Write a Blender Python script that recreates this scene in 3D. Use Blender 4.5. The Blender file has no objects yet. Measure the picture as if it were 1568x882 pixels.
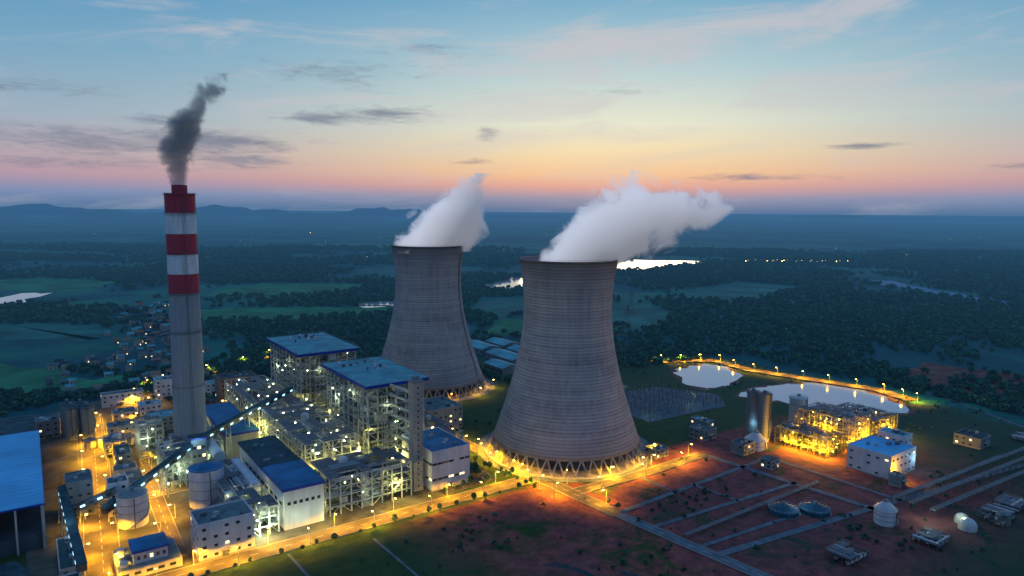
import bpy, math, random
import numpy as np
from mathutils import Matrix, Vector
random.seed(7); np.random.seed(7)
sc=bpy.context.scene
sc.view_settings.view_transform='Standard'; sc.view_settings.look='None'; sc.view_settings.exposure=0
# ------------------------------------------------------------ camera (drone, 190 m up)
cam=bpy.data.cameras.new('camera'); cam.lens=24; cam.sensor_width=36; cam.clip_end=150000; cam.clip_start=1
co=bpy.data.objects.new('camera',cam); sc.collection.objects.link(co); sc.camera=co
co.matrix_world=Matrix.Translation((0,0,190))@Matrix.Rotation(math.radians(83.5),4,'X')@Matrix.Rotation(math.radians(.45),4,'Z')
# ------------------------------------------------------------ site plan: a runs along the main road, c away from it
ANG=math.radians(35.5); OX,OY=42,441; CA,SA=math.cos(ANG),math.sin(ANG)
def W(a,c,z=0): return Vector((OX+a*CA-c*SA, OY+a*SA+c*CA, z))
def site(X,Y): return (X-OX)*CA+(Y-OY)*SA, -(X-OX)*SA+(Y-OY)*CA
# ------------------------------------------------------------ node helper
class NG:
    def __init__(s,nt): s.nt=nt
    def n(s,t,**k):
        nd=s.nt.nodes.new(t)
        for a,b in k.items(): setattr(nd,a,b)
        return nd
    def put(s,sock,v):
        if hasattr(v,'links'): s.nt.links.new(v,sock)
        else: sock.default_value=v
    def m(s,op,a,b=0,c=0,clamp=False):
        nd=s.n('ShaderNodeMath',operation=op,use_clamp=clamp); s.put(nd.inputs[0],a); s.put(nd.inputs[1],b); s.put(nd.inputs[2],c); return nd.outputs[0]
    def mr(s,v,a,b,c=0,d=1,smooth=False):
        nd=s.n('ShaderNodeMapRange'); nd.interpolation_type='SMOOTHSTEP' if smooth else 'LINEAR'
        for i,x in enumerate((v,a,b,c,d)): s.put(nd.inputs[i],x)
        return nd.outputs[0]
    def mix(s,f,a,b,bt='MIX'):
        nd=s.n('ShaderNodeMix',data_type='RGBA',blend_type=bt); s.put(nd.inputs[0],f); s.put(nd.inputs[6],a); s.put(nd.inputs[7],b); return nd.outputs[2]
    def ramp(s,v,st,interp='LINEAR'):
        nd=s.n('ShaderNodeValToRGB'); s.put(nd.inputs[0],v); e=nd.color_ramp.elements; nd.color_ramp.interpolation=interp
        while len(e)>1: e.remove(e[-1])
        e[0].position=st[0][0]; e[0].color=st[0][1]
        for p,c in st[1:]:
            q=e.new(p); q.color=c
        return nd.outputs[0]
    def noise(s,vec,scale,detail=4,rough=.55,dist=0):
        nd=s.n('ShaderNodeTexNoise'); s.put(nd.inputs['Vector'],vec); nd.inputs['Scale'].default_value=scale; nd.inputs['Detail'].default_value=detail; nd.inputs['Roughness'].default_value=rough; nd.inputs['Distortion'].default_value=dist; return nd.outputs[0]
    def comb(s,x,y,z):
        nd=s.n('ShaderNodeCombineXYZ'); s.put(nd.inputs[0],x); s.put(nd.inputs[1],y); s.put(nd.inputs[2],z); return nd.outputs[0]
    def sep(s,v):
        nd=s.n('ShaderNodeSeparateXYZ'); s.put(nd.inputs[0],v); return nd.outputs
def C(r,g,b):
    f=lambda v:(v/255/12.92 if v/255<.04045 else ((v/255+.055)/1.055)**2.4)
    return (f(r),f(g),f(b),1)
# ------------------------------------------------------------ sky
w=bpy.data.worlds.new('World'); sc.world=w; w.use_nodes=True
nt=w.node_tree; nt.nodes.clear(); g=NG(nt)
tc=g.n('ShaderNodeTexCoord'); x,y,z=g.sep(tc.outputs['Generated'])
el=g.m('MULTIPLY',g.m('ARCSINE',z),57.2958); az=g.m('MULTIPLY',g.m('ARCTAN2',x,y),57.2958)
f=g.m('DIVIDE',el,40,clamp=True)
P=lambda e:e/40
near=g.ramp(f,[(0,C(88,120,158)),(P(1.0),C(146,148,172)),(P(2.0),C(226,168,152)),(P(3.1),C(247,200,150)),(P(4.8),C(244,222,176)),(P(7),C(231,231,207)),(P(11),C(186,210,213)),(P(16.4),C(124,174,202)),(1,C(88,145,205))])
away=g.ramp(f,[(0,C(76,116,156)),(P(1.1),C(122,142,180)),(P(2.4),C(180,152,170)),(P(4),C(178,166,180)),(P(6.5),C(150,172,192)),(P(11),C(116,164,194)),(P(16.4),C(80,146,191)),(1,C(74,136,205))])
da=g.m('DIVIDE',g.m('SUBTRACT',az,8),26); gf=g.m('EXPONENT',g.m('MULTIPLY',g.m('MULTIPLY',da,da),-1))
col=g.mix(gf,away,near)
n1=g.noise(g.comb(g.m('MULTIPLY',az,.07),g.m('MULTIPLY',g.m('SUBTRACT',el,g.m('MULTIPLY',az,.06)),.38),1.7),1.0,7,.6,.6)
n2=g.noise(g.comb(g.m('MULTIPLY',az,.35),g.m('MULTIPLY',el,1.9),3.3),1.0,8,.68,.6)
tot=None
for (ca,ce,ra,re,st) in [(-10.5,7.6,4.5,.7,.9),(-16,7,4,.5,.85),(-20.9,3.6,3.2,.5,.9),(-2.1,6.2,1.1,.6,.9),(26.7,4.9,3.0,.25,1.0),(19.3,2.7,5.5,.3,.9),(-31,4.7,10,1.1,.8),(-27,6.4,2,.45,.85),(-15,10.5,8,1.2,.55),(-22,5,4.5,.7,.8),(37,3.2,3,.25,.8),(-6,12.5,5,.8,.5),(-34,8,6,.8,.55),(-33,3,9,.5,.6),(-3,4,3,.5,.45),(8,9.5,4,.5,.4)]:
    a1=g.m('DIVIDE',g.m('SUBTRACT',az,ca),ra); e1=g.m('DIVIDE',g.m('SUBTRACT',el,ce),re)
    q=g.m('MULTIPLY',g.m('EXPONENT',g.m('MULTIPLY',g.m('ADD',g.m('MULTIPLY',a1,a1),g.m('MULTIPLY',e1,e1)),-1)),st)
    tot=q if tot is None else g.m('ADD',tot,q)
mask=g.mr(g.m('ADD',g.m('MULTIPLY',tot,.5),n2),.59,1.12,0,.78,True)
col=g.mix(mask,col,C(108,118,142))
a1=g.m('DIVIDE',g.m('SUBTRACT',az,17),17); e1=g.m('DIVIDE',g.m('SUBTRACT',el,g.m('ADD',14.2,g.m('MULTIPLY',g.m('SUBTRACT',az,17),.08))),1.5)
st=g.m('EXPONENT',g.m('MULTIPLY',g.m('ADD',g.m('MULTIPLY',a1,a1),g.m('MULTIPLY',e1,e1)),-1))
hv=g.m('MULTIPLY',g.mr(g.m('ADD',n1,g.m('MULTIPLY',st,.15)),.46,.7,0,.7,True),g.mr(el,4,12,0.35,1))
col=g.mix(hv,col,C(202,196,200))
sky=g.n('ShaderNodeTexSky',sky_type='NISHITA'); sky.sun_disc=False; sky.sun_elevation=math.radians(1); sky.sun_rotation=math.radians(8)
bg1=g.n('ShaderNodeBackground'); nt.links.new(col,bg1.inputs[0]); bg1.inputs[1].default_value=1.0
bg2=g.n('ShaderNodeBackground'); nt.links.new(sky.outputs[0],bg2.inputs[0]); bg2.inputs[1].default_value=.002
ad=g.n('ShaderNodeAddShader'); nt.links.new(bg1.outputs[0],ad.inputs[0]); nt.links.new(bg2.outputs[0],ad.inputs[1])
o=g.n('ShaderNodeOutputWorld'); nt.links.new(ad.outputs[0],o.inputs[0])
sl=bpy.data.lights.new('sun','SUN'); sl.energy=.2; sl.angle=math.radians(15); sl.color=(1,.75,.5)
so=bpy.data.objects.new('sun',sl); so.rotation_euler=(math.radians(-86),0,math.radians(-8)); so.location=(0,0,400); sc.collection.objects.link(so)
# ------------------------------------------------------------ materials
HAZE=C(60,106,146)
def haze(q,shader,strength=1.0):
    """aerial perspective painted into the material: haze glow grows with distance from the point under the camera"""
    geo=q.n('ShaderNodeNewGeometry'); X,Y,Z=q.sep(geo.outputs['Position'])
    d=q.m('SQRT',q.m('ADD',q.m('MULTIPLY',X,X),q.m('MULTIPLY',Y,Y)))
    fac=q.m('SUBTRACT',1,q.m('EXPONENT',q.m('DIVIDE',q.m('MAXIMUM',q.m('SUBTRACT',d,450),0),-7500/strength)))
    em=q.n('ShaderNodeEmission'); em.inputs[0].default_value=HAZE  # haze is painted on as surface emission, there is no air volume
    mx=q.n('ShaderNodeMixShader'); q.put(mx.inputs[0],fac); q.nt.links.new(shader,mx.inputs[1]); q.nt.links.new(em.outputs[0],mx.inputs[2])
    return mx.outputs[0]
def mat(name,c,rough=.8,var=.25,scale=.15,metal=0,emit=None,es=0,streak=False,bump=0,hz=False,spec=.3,hs=1.0):
    m=bpy.data.materials.new(name); m.use_nodes=True; t=m.node_tree; b=t.nodes['Principled BSDF']; q=NG(t)
    b.inputs['Roughness'].default_value=rough; b.inputs['Metallic'].default_value=metal; b.inputs['Specular IOR Level'].default_value=spec
    tcn=q.n('ShaderNodeTexCoord'); mp=q.n('ShaderNodeMapping'); t.links.new(tcn.outputs['Object'],mp.inputs[0])
    if streak: mp.inputs['Scale'].default_value=(1,1,.15)
    n=q.noise(mp.outputs[0],scale,5,.65,.3)
    lo=tuple(v*(1-var) for v in c)+(1,); hi=tuple(min(1,v*(1+var)) for v in c)+(1,)
    t.links.new(q.ramp(n,[(.3,lo),(.7,hi)]),b.inputs['Base Color'])
    if emit: b.inputs['Emission Color'].default_value=(*emit,1); b.inputs['Emission Strength'].default_value=es
    if bump:
        bn=q.n('ShaderNodeBump'); bn.inputs['Strength'].default_value=bump; bn.inputs['Distance'].default_value=1; t.links.new(n,bn.inputs['Height']); t.links.new(bn.outputs[0],b.inputs['Normal'])
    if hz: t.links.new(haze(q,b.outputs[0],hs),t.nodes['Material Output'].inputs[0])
    return m
M={}
M['steel']=mat('steel_paint',(.3,.33,.34),.55,.3,.3)
M['steeld']=mat('steel_dark',(.07,.09,.11),.6,.3,.3)
M['clad']=mat('cladding_grey',(.14,.18,.2),.6,.3,.1,streak=True)
M['cladd']=mat('cladding_dark',(.04,.055,.075),.6,.3,.1,streak=True)
M['white']=mat('white_cladding',(.45,.47,.53),.6,.2,.12,streak=True)
M['cream']=mat('cream_wall',(.34,.33,.3),.7,.25,.12,streak=True)
M['brick']=mat('brown_wall',(.2,.13,.1),.8,.25,.2,streak=True)
M['conc']=mat('concrete',(.27,.27,.27),.85,.25,.2,streak=True)
M['bluef']=mat('blue_fascia',(.008,.035,.28),.45,.2,.1)
M['roofteal']=mat('roof_teal',(.1,.3,.34),.85,.4,.06,spec=.15)
M['rooflight']=mat('roof_light_blue',(.06,.36,.62),.6,.2,.03,spec=.25)
M['roofblue']=mat('roof_blue',(.01,.13,.27),.6,.4,.06,spec=.2)
M['roofdark']=mat('roof_dark',(.03,.07,.085),.85,.45,.12,spec=.15)
M['roofgrey']=mat('roof_grey',(.1,.15,.16),.85,.4,.12,spec=.15)
M['glass']=mat('window_glass',(.02,.03,.04),.15,.1,.2,spec=.6)
M['winlit']=mat('window_lit',(.6,.5,.3),.5,0,.2,emit=(1,.72,.35),es=2.0)
M['wincold']=mat('window_lit_cold',(.5,.6,.6),.5,0,.2,emit=(.4,.8,1),es=2.2)
M['lampw']=mat('lamp_white',(.9,.9,.9),.5,0,.2,emit=(.9,1,.6),es=30)
M['lampy']=mat('lamp_yellow',(.9,.9,.7),.5,0,.2,emit=(1,.8,.25),es=25)
M['lampo']=mat('lamp_orange',(.9,.6,.3),.5,0,.2,emit=(1,.55,.1),es=30)
M['pipe']=mat('pipe_lagging',(.4,.42,.43),.4,.2,.3,metal=.4)
M['asph']=mat('asphalt_road',(.095,.085,.07),.9,.4,.09,spec=.1)
M['path']=mat('concrete_path',(.1,.135,.16),.9,.4,.12,spec=.1)
M['kerb']=mat('kerb_stone',(.22,.22,.21),.85,.1,.5)
M['line']=mat('road_paint',(.45,.45,.42),.7,.1,.5)
M['apron']=mat('paved_yard',(.08,.085,.075),.9,.7,.045,spec=.1)
M['soil']=mat('bare_soil',(.12,.06,.055),.95,.6,.06,bump=.3)
M['tankg']=mat('tank_paint',(.38,.42,.44),.5,.2,.15,streak=True)
M['tankb']=mat('tank_blue',(.02,.08,.12),.7,.35,.15,spec=.2)
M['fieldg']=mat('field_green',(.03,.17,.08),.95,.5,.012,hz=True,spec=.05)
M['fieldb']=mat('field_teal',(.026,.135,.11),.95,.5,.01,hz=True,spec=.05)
# ------------------------------------------------------------ mesh builder
class B:
    def __init__(s): s.v=[];s.f=[];s.mi=[];s.mats=[]
    def k(s,m):
        if m not in s.mats: s.mats.append(m)
        return s.mats.index(m)
    def box(s,x0,x1,y0,y1,z0,z1,m):
        i=len(s.v); k=s.k(m)
        s.v+=[(x0,y0,z0),(x1,y0,z0),(x1,y1,z0),(x0,y1,z0),(x0,y0,z1),(x1,y0,z1),(x1,y1,z1),(x0,y1,z1)]
        s.f+=[(i,i+3,i+2,i+1),(i+4,i+5,i+6,i+7),(i,i+1,i+5,i+4),(i+1,i+2,i+6,i+5),(i+2,i+3,i+7,i+6),(i+3,i,i+4,i+7)]; s.mi+=[k]*6
    def beam(s,p,q,wd,m,h=None):
        p=Vector(p);q=Vector(q);d=(q-p).normalized(); u=d.cross(Vector((0,0,1)))
        if u.length<.05: u=Vector((1,0,0))
        u=u.normalized()*wd/2; n=u.cross(d).normalized()*(h or wd)/2; i=len(s.v); k=s.k(m)
        for e in (p,q): s.v+=[tuple(e-u-n),tuple(e+u-n),tuple(e+u+n),tuple(e-u+n)]
        s.f+=[(i,i+1,i+2,i+3),(i+7,i+6,i+5,i+4),(i,i+4,i+5,i+1),(i+1,i+5,i+6,i+2),(i+2,i+6,i+7,i+3),(i+3,i+7,i+4,i)]; s.mi+=[k]*6
    def lathe(s,cx,cy,prof,m,n=24):
        i=len(s.v); k=s.k(m)
        for r,z in prof:
            for j in range(n): t=2*math.pi*j/n; s.v.append((cx+r*math.cos(t),cy+r*math.sin(t),z))
        for l in range(len(prof)-1):
            for j in range(n): s.f.append((i+l*n+j,i+l*n+(j+1)%n,i+(l+1)*n+(j+1)%n,i+(l+1)*n+j)); s.mi.append(k)
    def tube(s,p,q,r,m,n=10):
        p=Vector(p);q=Vector(q);d=(q-p).normalized(); u=d.cross(Vector((0,0,1)))
        if u.length<.05: u=Vector((1,0,0))
        u.normalize(); v=u.cross(d); i=len(s.v); k=s.k(m)
        for e in (p,q):
            for j in range(n): t=2*math.pi*j/n; s.v.append(tuple(e+u*r*math.cos(t)+v*r*math.sin(t)))
        for j in range(n): s.f.append((i+j,i+(j+1)%n,i+n+(j+1)%n,i+n+j)); s.mi.append(k)
        s.f.append(tuple(i+j for j in range(n))); s.f.append(tuple(i+n+j for j in range(n))); s.mi+=[k,k]
    def poly(s,pts,m):
        i=len(s.v); s.v+=list(pts); s.f.append(tuple(range(i,i+len(pts)))); s.mi.append(s.k(m))
    def mesh(s,name,smooth=False):
        me=bpy.data.meshes.new(name); me.from_pydata(s.v,[],s.f)
        for m in s.mats: me.materials.append(M[m] if isinstance(m,str) else m)
        me.polygons.foreach_set('material_index',s.mi)
        if smooth: me.shade_smooth()
        me.update(); return me
    def put(s,name,a,c,z=0,smooth=False,rot=0):
        ob=bpy.data.objects.new(name,s.mesh(name,smooth)); ob.location=W(a,c,z); ob.rotation_euler=(0,0,ANG+rot); sc.collection.objects.link(ob); return ob
LD={}
def light(a,c,z,kind='o',p=1.0,parent=None,loc=None,spot=False):
    key=(kind,p,spot)
    if key not in LD:
        l=bpy.data.lights.new('lamp_light','SPOT' if spot else 'POINT'); l.shadow_soft_size=.35
        l.color={'o':(1,.44,.006),'y':(1,.84,.2),'w':(.88,1,.55),'b':(.4,.75,1)}[kind]; l.energy={'o':11000,'y':7000,'w':4500,'b':4000}[kind]*p
        if spot: l.spot_size=math.radians(160); l.spot_blend=.35; l.energy={'o':44000,'y':15000,'w':12000,'b':9000}[kind]*p
        LD[key]=l
    ob=bpy.data.objects.new('light_source',LD[key]); sc.collection.objects.link(ob)
    if parent: ob.parent=parent; ob.location=loc
    else: ob.name='yard_floodlight'; ob.location=W(a,c,z)
    return ob
# ------------------------------------------------------------ ground
def ground():
    m=bpy.data.materials.new('ground_cover'); m.use_nodes=True; t=m.node_tree; q=NG(t); b=t.nodes['Principled BSDF']; b.inputs['Roughness'].default_value=.95; b.inputs['Specular IOR Level'].default_value=.06
    geo=q.n('ShaderNodeNewGeometry'); pos=geo.outputs['Position']; X,Y,Z=q.sep(pos)
    Xs=q.m('SUBTRACT',X,OX); Ys=q.m('SUBTRACT',Y,OY)
    a=q.m('ADD',q.m('MULTIPLY',Xs,CA),q.m('MULTIPLY',Ys,SA)); c=q.m('SUBTRACT',q.m('MULTIPLY',Ys,CA),q.m('MULTIPLY',Xs,SA))
    vec=q.comb(a,c,0)
    def vor(scale,sx,sy):
        mp=q.n('ShaderNodeMapping'); mp.inputs['Scale'].default_value=(sx,sy,1); t.links.new(vec,mp.inputs[0])
        nz=q.n('ShaderNodeTexNoise'); nz.inputs['Scale'].default_value=scale*2; t.links.new(mp.outputs[0],nz.inputs['Vector'])
        va=q.n('ShaderNodeVectorMath',operation='MULTIPLY_ADD'); t.links.new(nz.outputs['Color'],va.inputs[0]); va.inputs[1].default_value=(.5/scale,.5/scale,0); t.links.new(mp.outputs[0],va.inputs[2])
        v=q.n('ShaderNodeTexVoronoi'); v.inputs['Scale'].default_value=scale; t.links.new(va.outputs[0],v.inputs['Vector']); return q.sep(v.outputs['Color'])[0]
    small=vor(.02,1,2.2); big=q.noise(vec,.0011,5,.6,.4); mid=q.noise(vec,.0034,6,.62,.5); fine=q.noise(vec,.02,6,.7,.5); fine2=q.noise(vec,.12,5,.7)
    forest=q.mix(fine,C(10,54,62),C(26,94,96))
    field=q.ramp(small,[(0,C(28,112,82)),(.35,C(42,130,90)),(.55,C(36,112,104)),(.75,C(58,132,96)),(.95,C(72,122,114))],'CONSTANT')
    field=q.mix(q.mr(fine,.25,.7),field,C(30,108,96))
    fm=q.mr(q.m('ADD',q.m('MULTIPLY',big,.5),q.m('MULTIPLY',mid,.5)),.48,.54)
    far=q.mix(q.m('MULTIPLY',fm,.75),forest,field)
    sp=q.mr(q.noise(vec,.03,2,.5),.68,.72,0,1); far=q.mix(q.m('MULTIPLY',q.m('MULTIPLY',sp,q.mr(big,.5,.6)),.35),far,C(120,140,150))
    grass=q.mix(fine2,C(26,46,30),C(70,88,50)); grass=q.mix(q.mr(fine,.4,.7),grass,C(42,72,54))
    rn=q.noise(vec,.024,8,.7,1.0)
    reg=q.m('MULTIPLY',q.m('MULTIPLY',q.mr(a,-130,-75),q.mr(a,320,200)),q.m('MULTIPLY',q.mr(c,30,24),q.mr(c,-210,-160)))
    soil=q.mix(q.mr(fine2,.3,.7),C(88,50,50),C(160,92,86)); soil=q.mix(q.mr(fine,.35,.7,0,.6),soil,C(80,60,62))
    near_=q.mix(q.m('MULTIPLY',reg,q.mr(rn,.38,.49)),grass,soil)
    rightc=q.m('MULTIPLY',q.mr(a,5,25),q.mr(c,20,0)); near_=q.mix(q.m('MULTIPLY',rightc,.22),near_,C(34,58,74))
    near_=q.mix(q.m('MULTIPLY',q.mr(rn,.52,.58),q.m('MULTIPLY',q.mr(c,-40,-70),q.mr(a,-8,-40))),near_,C(34,68,74))
    inn=q.m('MULTIPLY',q.m('MULTIPLY',q.mr(a,-520,-420),q.mr(a,480,400)),q.m('MULTIPLY',q.mr(c,-300,-200),q.mr(c,430,330)))
    inn=q.mr(q.m('ADD',inn,q.m('MULTIPLY',q.m('SUBTRACT',fine,.5),1.2)),.3,.7)
    t.links.new(q.mix(inn,far,near_),b.inputs['Base Color'])
    bn=q.n('ShaderNodeBump'); bn.inputs['Strength'].default_value=.5; bn.inputs['Distance'].default_value=3; t.links.new(q.noise(vec,.08,5,.7),bn.inputs['Height']); t.links.new(bn.outputs[0],b.inputs['Normal'])
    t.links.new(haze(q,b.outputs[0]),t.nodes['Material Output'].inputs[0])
    bb=B(); S=70000; N=8
    for i in range(N):
        for j in range(N):
            x0=-S+2*S*i/N; x1=-S+2*S*(i+1)/N; y0=-S+2*S*j/N; y1=-S+2*S*(j+1)/N
            bb.poly([(x0,y0,0),(x1,y0,0),(x1,y1,0),(x0,y1,0)],m)
    ob=bpy.data.objects.new('ground',bb.mesh('ground')); sc.collection.objects.link(ob)
ground()
def sheet(name,pts,z,m,jit=0,sub=1):
    out=[]
    for i in range(len(pts)):
        p=pts[i];q=pts[(i+1)%len(pts)]
        for k in range(sub):
            t=k/sub; j=jit if k or sub==1 else jit*.5
            out.append((p[0]+(q[0]-p[0])*t+random.uniform(-j,j),p[1]+(q[1]-p[1])*t+random.uniform(-j,j),z))
    b=B(); b.poly(out,m); return b.put(name,0,0)
def pip(x,y,poly):
    r=False;n=len(poly);j=n-1
    for i in range(n):
        xi,yi=poly[i][:2];xj,yj=poly[j][:2]
        if (yi>y)!=(yj>y) and x<(xj-xi)*(y-yi)/(yj-yi)+xi: r=not r
        j=i
    return r
def water(nm,base,met):
    wm=bpy.data.materials.new(nm); wm.use_nodes=True; t=wm.node_tree; q=NG(t); b=t.nodes['Principled BSDF']; b.inputs['Roughness'].default_value=.1; b.inputs['Specular IOR Level'].default_value=1 if met else .15; b.inputs['Metallic'].default_value=met; b.inputs['Base Color'].default_value=base
    tcn=q.n('ShaderNodeTexCoord'); bn=q.n('ShaderNodeBump'); bn.inputs['Strength'].default_value=.12; bn.inputs['Distance'].default_value=.5; t.links.new(q.noise(tcn.outputs['Object'],.25,4),bn.inputs['Height']); t.links.new(bn.outputs[0],b.inputs['Normal']); M[nm]=wm
water('water',(.6,.64,.68,1),.5); water('pond_water',(.3,.37,.5,1),.35); water('dark_water',(.06,.2,.3,1),0)
M['dark_water'].node_tree.nodes['Principled BSDF'].inputs['Roughness'].default_value=.6
WATER=[[(327,202),(352,212),(395,207),(405,180),(383,146),(330,124),(295,127),(300,160)],
 [(302,91),(345,100),(389,95),(425,75),(439,47),(430,5),(401,-34),(335,-27),(318,-5),(330,35),(315,60)],
 [(215,940),(270,965),(323,960),(330,915),(289,885),(240,905)],
 [(640,1100),(760,1180),(880,1250),(850,1150),(760,1050),(690,1020),(600,1000),(620,1040)],
 [(1250,1260),(1593,1640),(1700,1500),(1850,1370),(1640,1290),(1458,1240),(1350,1230)],
 [(1642,670),(1700,600),(1560,430),(1440,215),(1390,215),(1450,330),(1520,470),(1570,590)],
 [(-420,1290),(-300,1500),(-240,1480),(-330,1270)]]
for i,p in enumerate(WATER): sheet('pond' if i<2 else 'river_water',p,.25,'pond_water' if i<2 else 'dark_water' if i==5 else 'water',6 if i<2 else 16,4)
for p in WATER[:2]: sheet('pond_bank',[(x+(x-365)*.06,y+(y-(165 if p is WATER[0] else 35))*.08) for x,y in p],.12,'soil',4,3)
FIELDS=[('fieldg',[(-90,930),(90,830),(310,820),(330,870),(200,930),(60,1010),(-60,1060)]),('fieldg',[(-330,700),(-240,560),(-200,520),(-235,470),(-300,500),(-420,620)]),
 ('fieldb',[(-330,870),(-210,800),(-190,900),(-260,1010),(-390,1050)]),('fieldg',[(-420,1620),(-180,1480),(-100,1650),(-240,1850),(-420,1900)]),
 ('fieldb',[(380,640),(520,700),(640,860),(520,900),(400,780)]),('fieldb',[(520,420),(700,520),(760,640),(640,640),(500,520)]),('fieldg',[(330,500),(450,620),(380,650),(280,540)]),
 ('fieldb',[(900,560),(1350,640),(1300,820),(1000,760)]),('fieldg',[(0,1250),(300,1150),(420,1300),(200,1450)]),('fieldb',[(500,1400),(900,1500),(900,1800),(550,1700)])]
for k,p in FIELDS: sheet('field',p,.1,k,22,5)
# ------------------------------------------------------------ roads
def road(name,pts,wd,m='asph',z=.35,kerb=True,line=True):
    b=B(); pv=[Vector((p[0],p[1],0)) for p in pts]; L=[];Rr=[]
    for i,p in enumerate(pv):
        d=(pv[min(i+1,len(pv)-1)]-pv[max(i-1,0)]).normalized(); n=Vector((-d.y,d.x,0))*wd/2; L.append(p+n);Rr.append(p-n)
    for i in range(len(pv)-1):
        b.poly([(L[i].x,L[i].y,z),(Rr[i].x,Rr[i].y,z),(Rr[i+1].x,Rr[i+1].y,z),(L[i+1].x,L[i+1].y,z)],m)
        if kerb:
            for S in (L,Rr): b.beam((S[i].x,S[i].y,z),(S[i+1].x,S[i+1].y,z),.5,'kerb',.3)
        if line:
            d=pv[i+1]-pv[i]; n=int(d.length/9)
            for k in range(n):
                p0=pv[i]+d*(k/n); p1=pv[i]+d*((k+.5)/n); u=d.normalized(); u=Vector((-u.y,u.x,0))*.12
                b.poly([(p0.x-u.x,p0.y-u.y,z+.05),(p0.x+u.x,p0.y+u.y,z+.05),(p1.x+u.x,p1.y+u.y,z+.05),(p1.x-u.x,p1.y-u.y,z+.05)],'line')
    return b.put(name,0,0)
sheet('paved_yard',[(-300,45),(-82,45),(-25,52),(-25,200),(-30,330),(-120,345),(-190,440),(-215,455),(-300,400)],.15,'apron')
road('road',[(-420,38),(-7,38)],13)
road('road',[(-7,150),(-6,100),(-2,44),(1,0),(4,-40)],11,z=.42)
road('road',[(4,-40.2),(9,-90),(14,-133),(20,-180)],8,'path',z=.42)
road('road',[(4,2),(70,-1),(135,0)],10,z=.49)
road('road',[(-268,45),(-264,120),(-257,250),(-250,400)],17,z=.42)
road('road',[(-261,156),(-190,158)],9,z=.49)
road('road',[(-232,70),(-230,160),(-228,330)],9,z=.56)
road('road',[(-300,378),(-230,392),(-211,456),(-160,482),(-119,498),(-47,544),(60,580)],9,z=.63)
road('road',[(-190,330),(-30,330)],8,z=.49)
for p,wd in [([(6,-38),(172,-33)],4),([(9,-64),(145,-74)],3.5),([(9,-96),(100,-104)],3),([(14,-108),(160,-128),(315,-152),(480,-180)],5),([(135,0),(140,-60),(146,-128)],5),([(-136,18),(-134,-33),(-132,-70)],1.6),([(-182,28),(-180,-20)],1.6),([(60,-2),(60,-40)],2.5),([(172,-33),(174,-132)],3.5),([(210,-130),(330,-135)],4),([(429,-118),(477,-35),(500,30)],5),([(80,-35),(84,-70)],2.5)]:
    road('path',p,wd,'path',.28,False,False)
road('embankment_road',[(330,262),(417,215),(412,153),(430,88),(448,20),(435,-20)],15,'asph',1.2)
road('country_road',[(210,467),(300,620),(390,740),(640,960),(700,1010)],5,'path',.3,False,False)
road('country_road',[(-228,560),(-150,800),(-110,1100)],6,'path',.3,False,False)
sheet('gravel_yard',[(160,82),(262,74),(290,110),(262,165),(170,178)],.2,'tankb',2,3)
sheet('bare_soil',[(480,-60),(520,40),(640,60),(680,-60),(600,-140)],.2,'soil',10,4)
# ------------------------------------------------------------ cooling towers
def tower_mat():
    m=bpy.data.materials.new('tower_concrete'); m.use_nodes=True; t=m.node_tree; q=NG(t); b=t.nodes['Principled BSDF']; b.inputs['Roughness'].default_value=.9; b.inputs['Specular IOR Level'].default_value=.15
    tcn=q.n('ShaderNodeTexCoord'); X,Y,Z=q.sep(tcn.outputs['Object'])
    an=q.m('ARCTAN2',Y,X)
    band=q.noise(q.comb(q.m('MULTIPLY',an,.25),0,q.m('MULTIPLY',Z,.42)),1,4,.75)
    ring=q.m('LESS_THAN',q.m('FRACT',q.m('DIVIDE',Z,2.4)),.26)
    ver=q.noise(q.comb(q.m('MULTIPLY',X,.35),q.m('MULTIPLY',Y,.35),q.m('MULTIPLY',Z,.012)),1,6,.75)
    pat=q.noise(tcn.outputs['Object'],.035,6,.65,.4)
    v=q.m('ADD',q.m('MULTIPLY',band,.5),q.m('ADD',q.m('MULTIPLY',ver,.36),q.m('MULTIPLY',pat,.3)))
    c=q.ramp(v,[(.44,(.17,.17,.185,1)),(.57,(.3,.29,.3,1)),(.7,(.42,.4,.4,1))])
    c=q.mix(q.m('MULTIPLY',ring,.5),c,(.11,.11,.125,1))
    c=q.mix(q.mr(q.m('ADD',Z,q.m('MULTIPLY',ver,26)),150,168,0,.7),c,(.08,.085,.1,1))
    c=q.mix(q.mr(q.m('SUBTRACT',Z,q.m('MULTIPLY',ver,30)),8,-8,0,.5),c,(.12,.11,.11,1))
    t.links.new(c,b.inputs['Base Color'])
    bn=q.n('ShaderNodeBump'); bn.inputs['Strength'].default_value=.6; bn.inputs['Distance'].default_value=.3; t.links.new(q.m('ADD',ring,band),bn.inputs['Height']); t.links.new(bn.outputs[0],b.inputs['Normal'])
    return m
M['tower']=tower_mat()
def rr(z):
    c=77.5 if z<116 else 74
    return 34.6*math.sqrt(1+((z-116)/c)**2)
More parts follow.
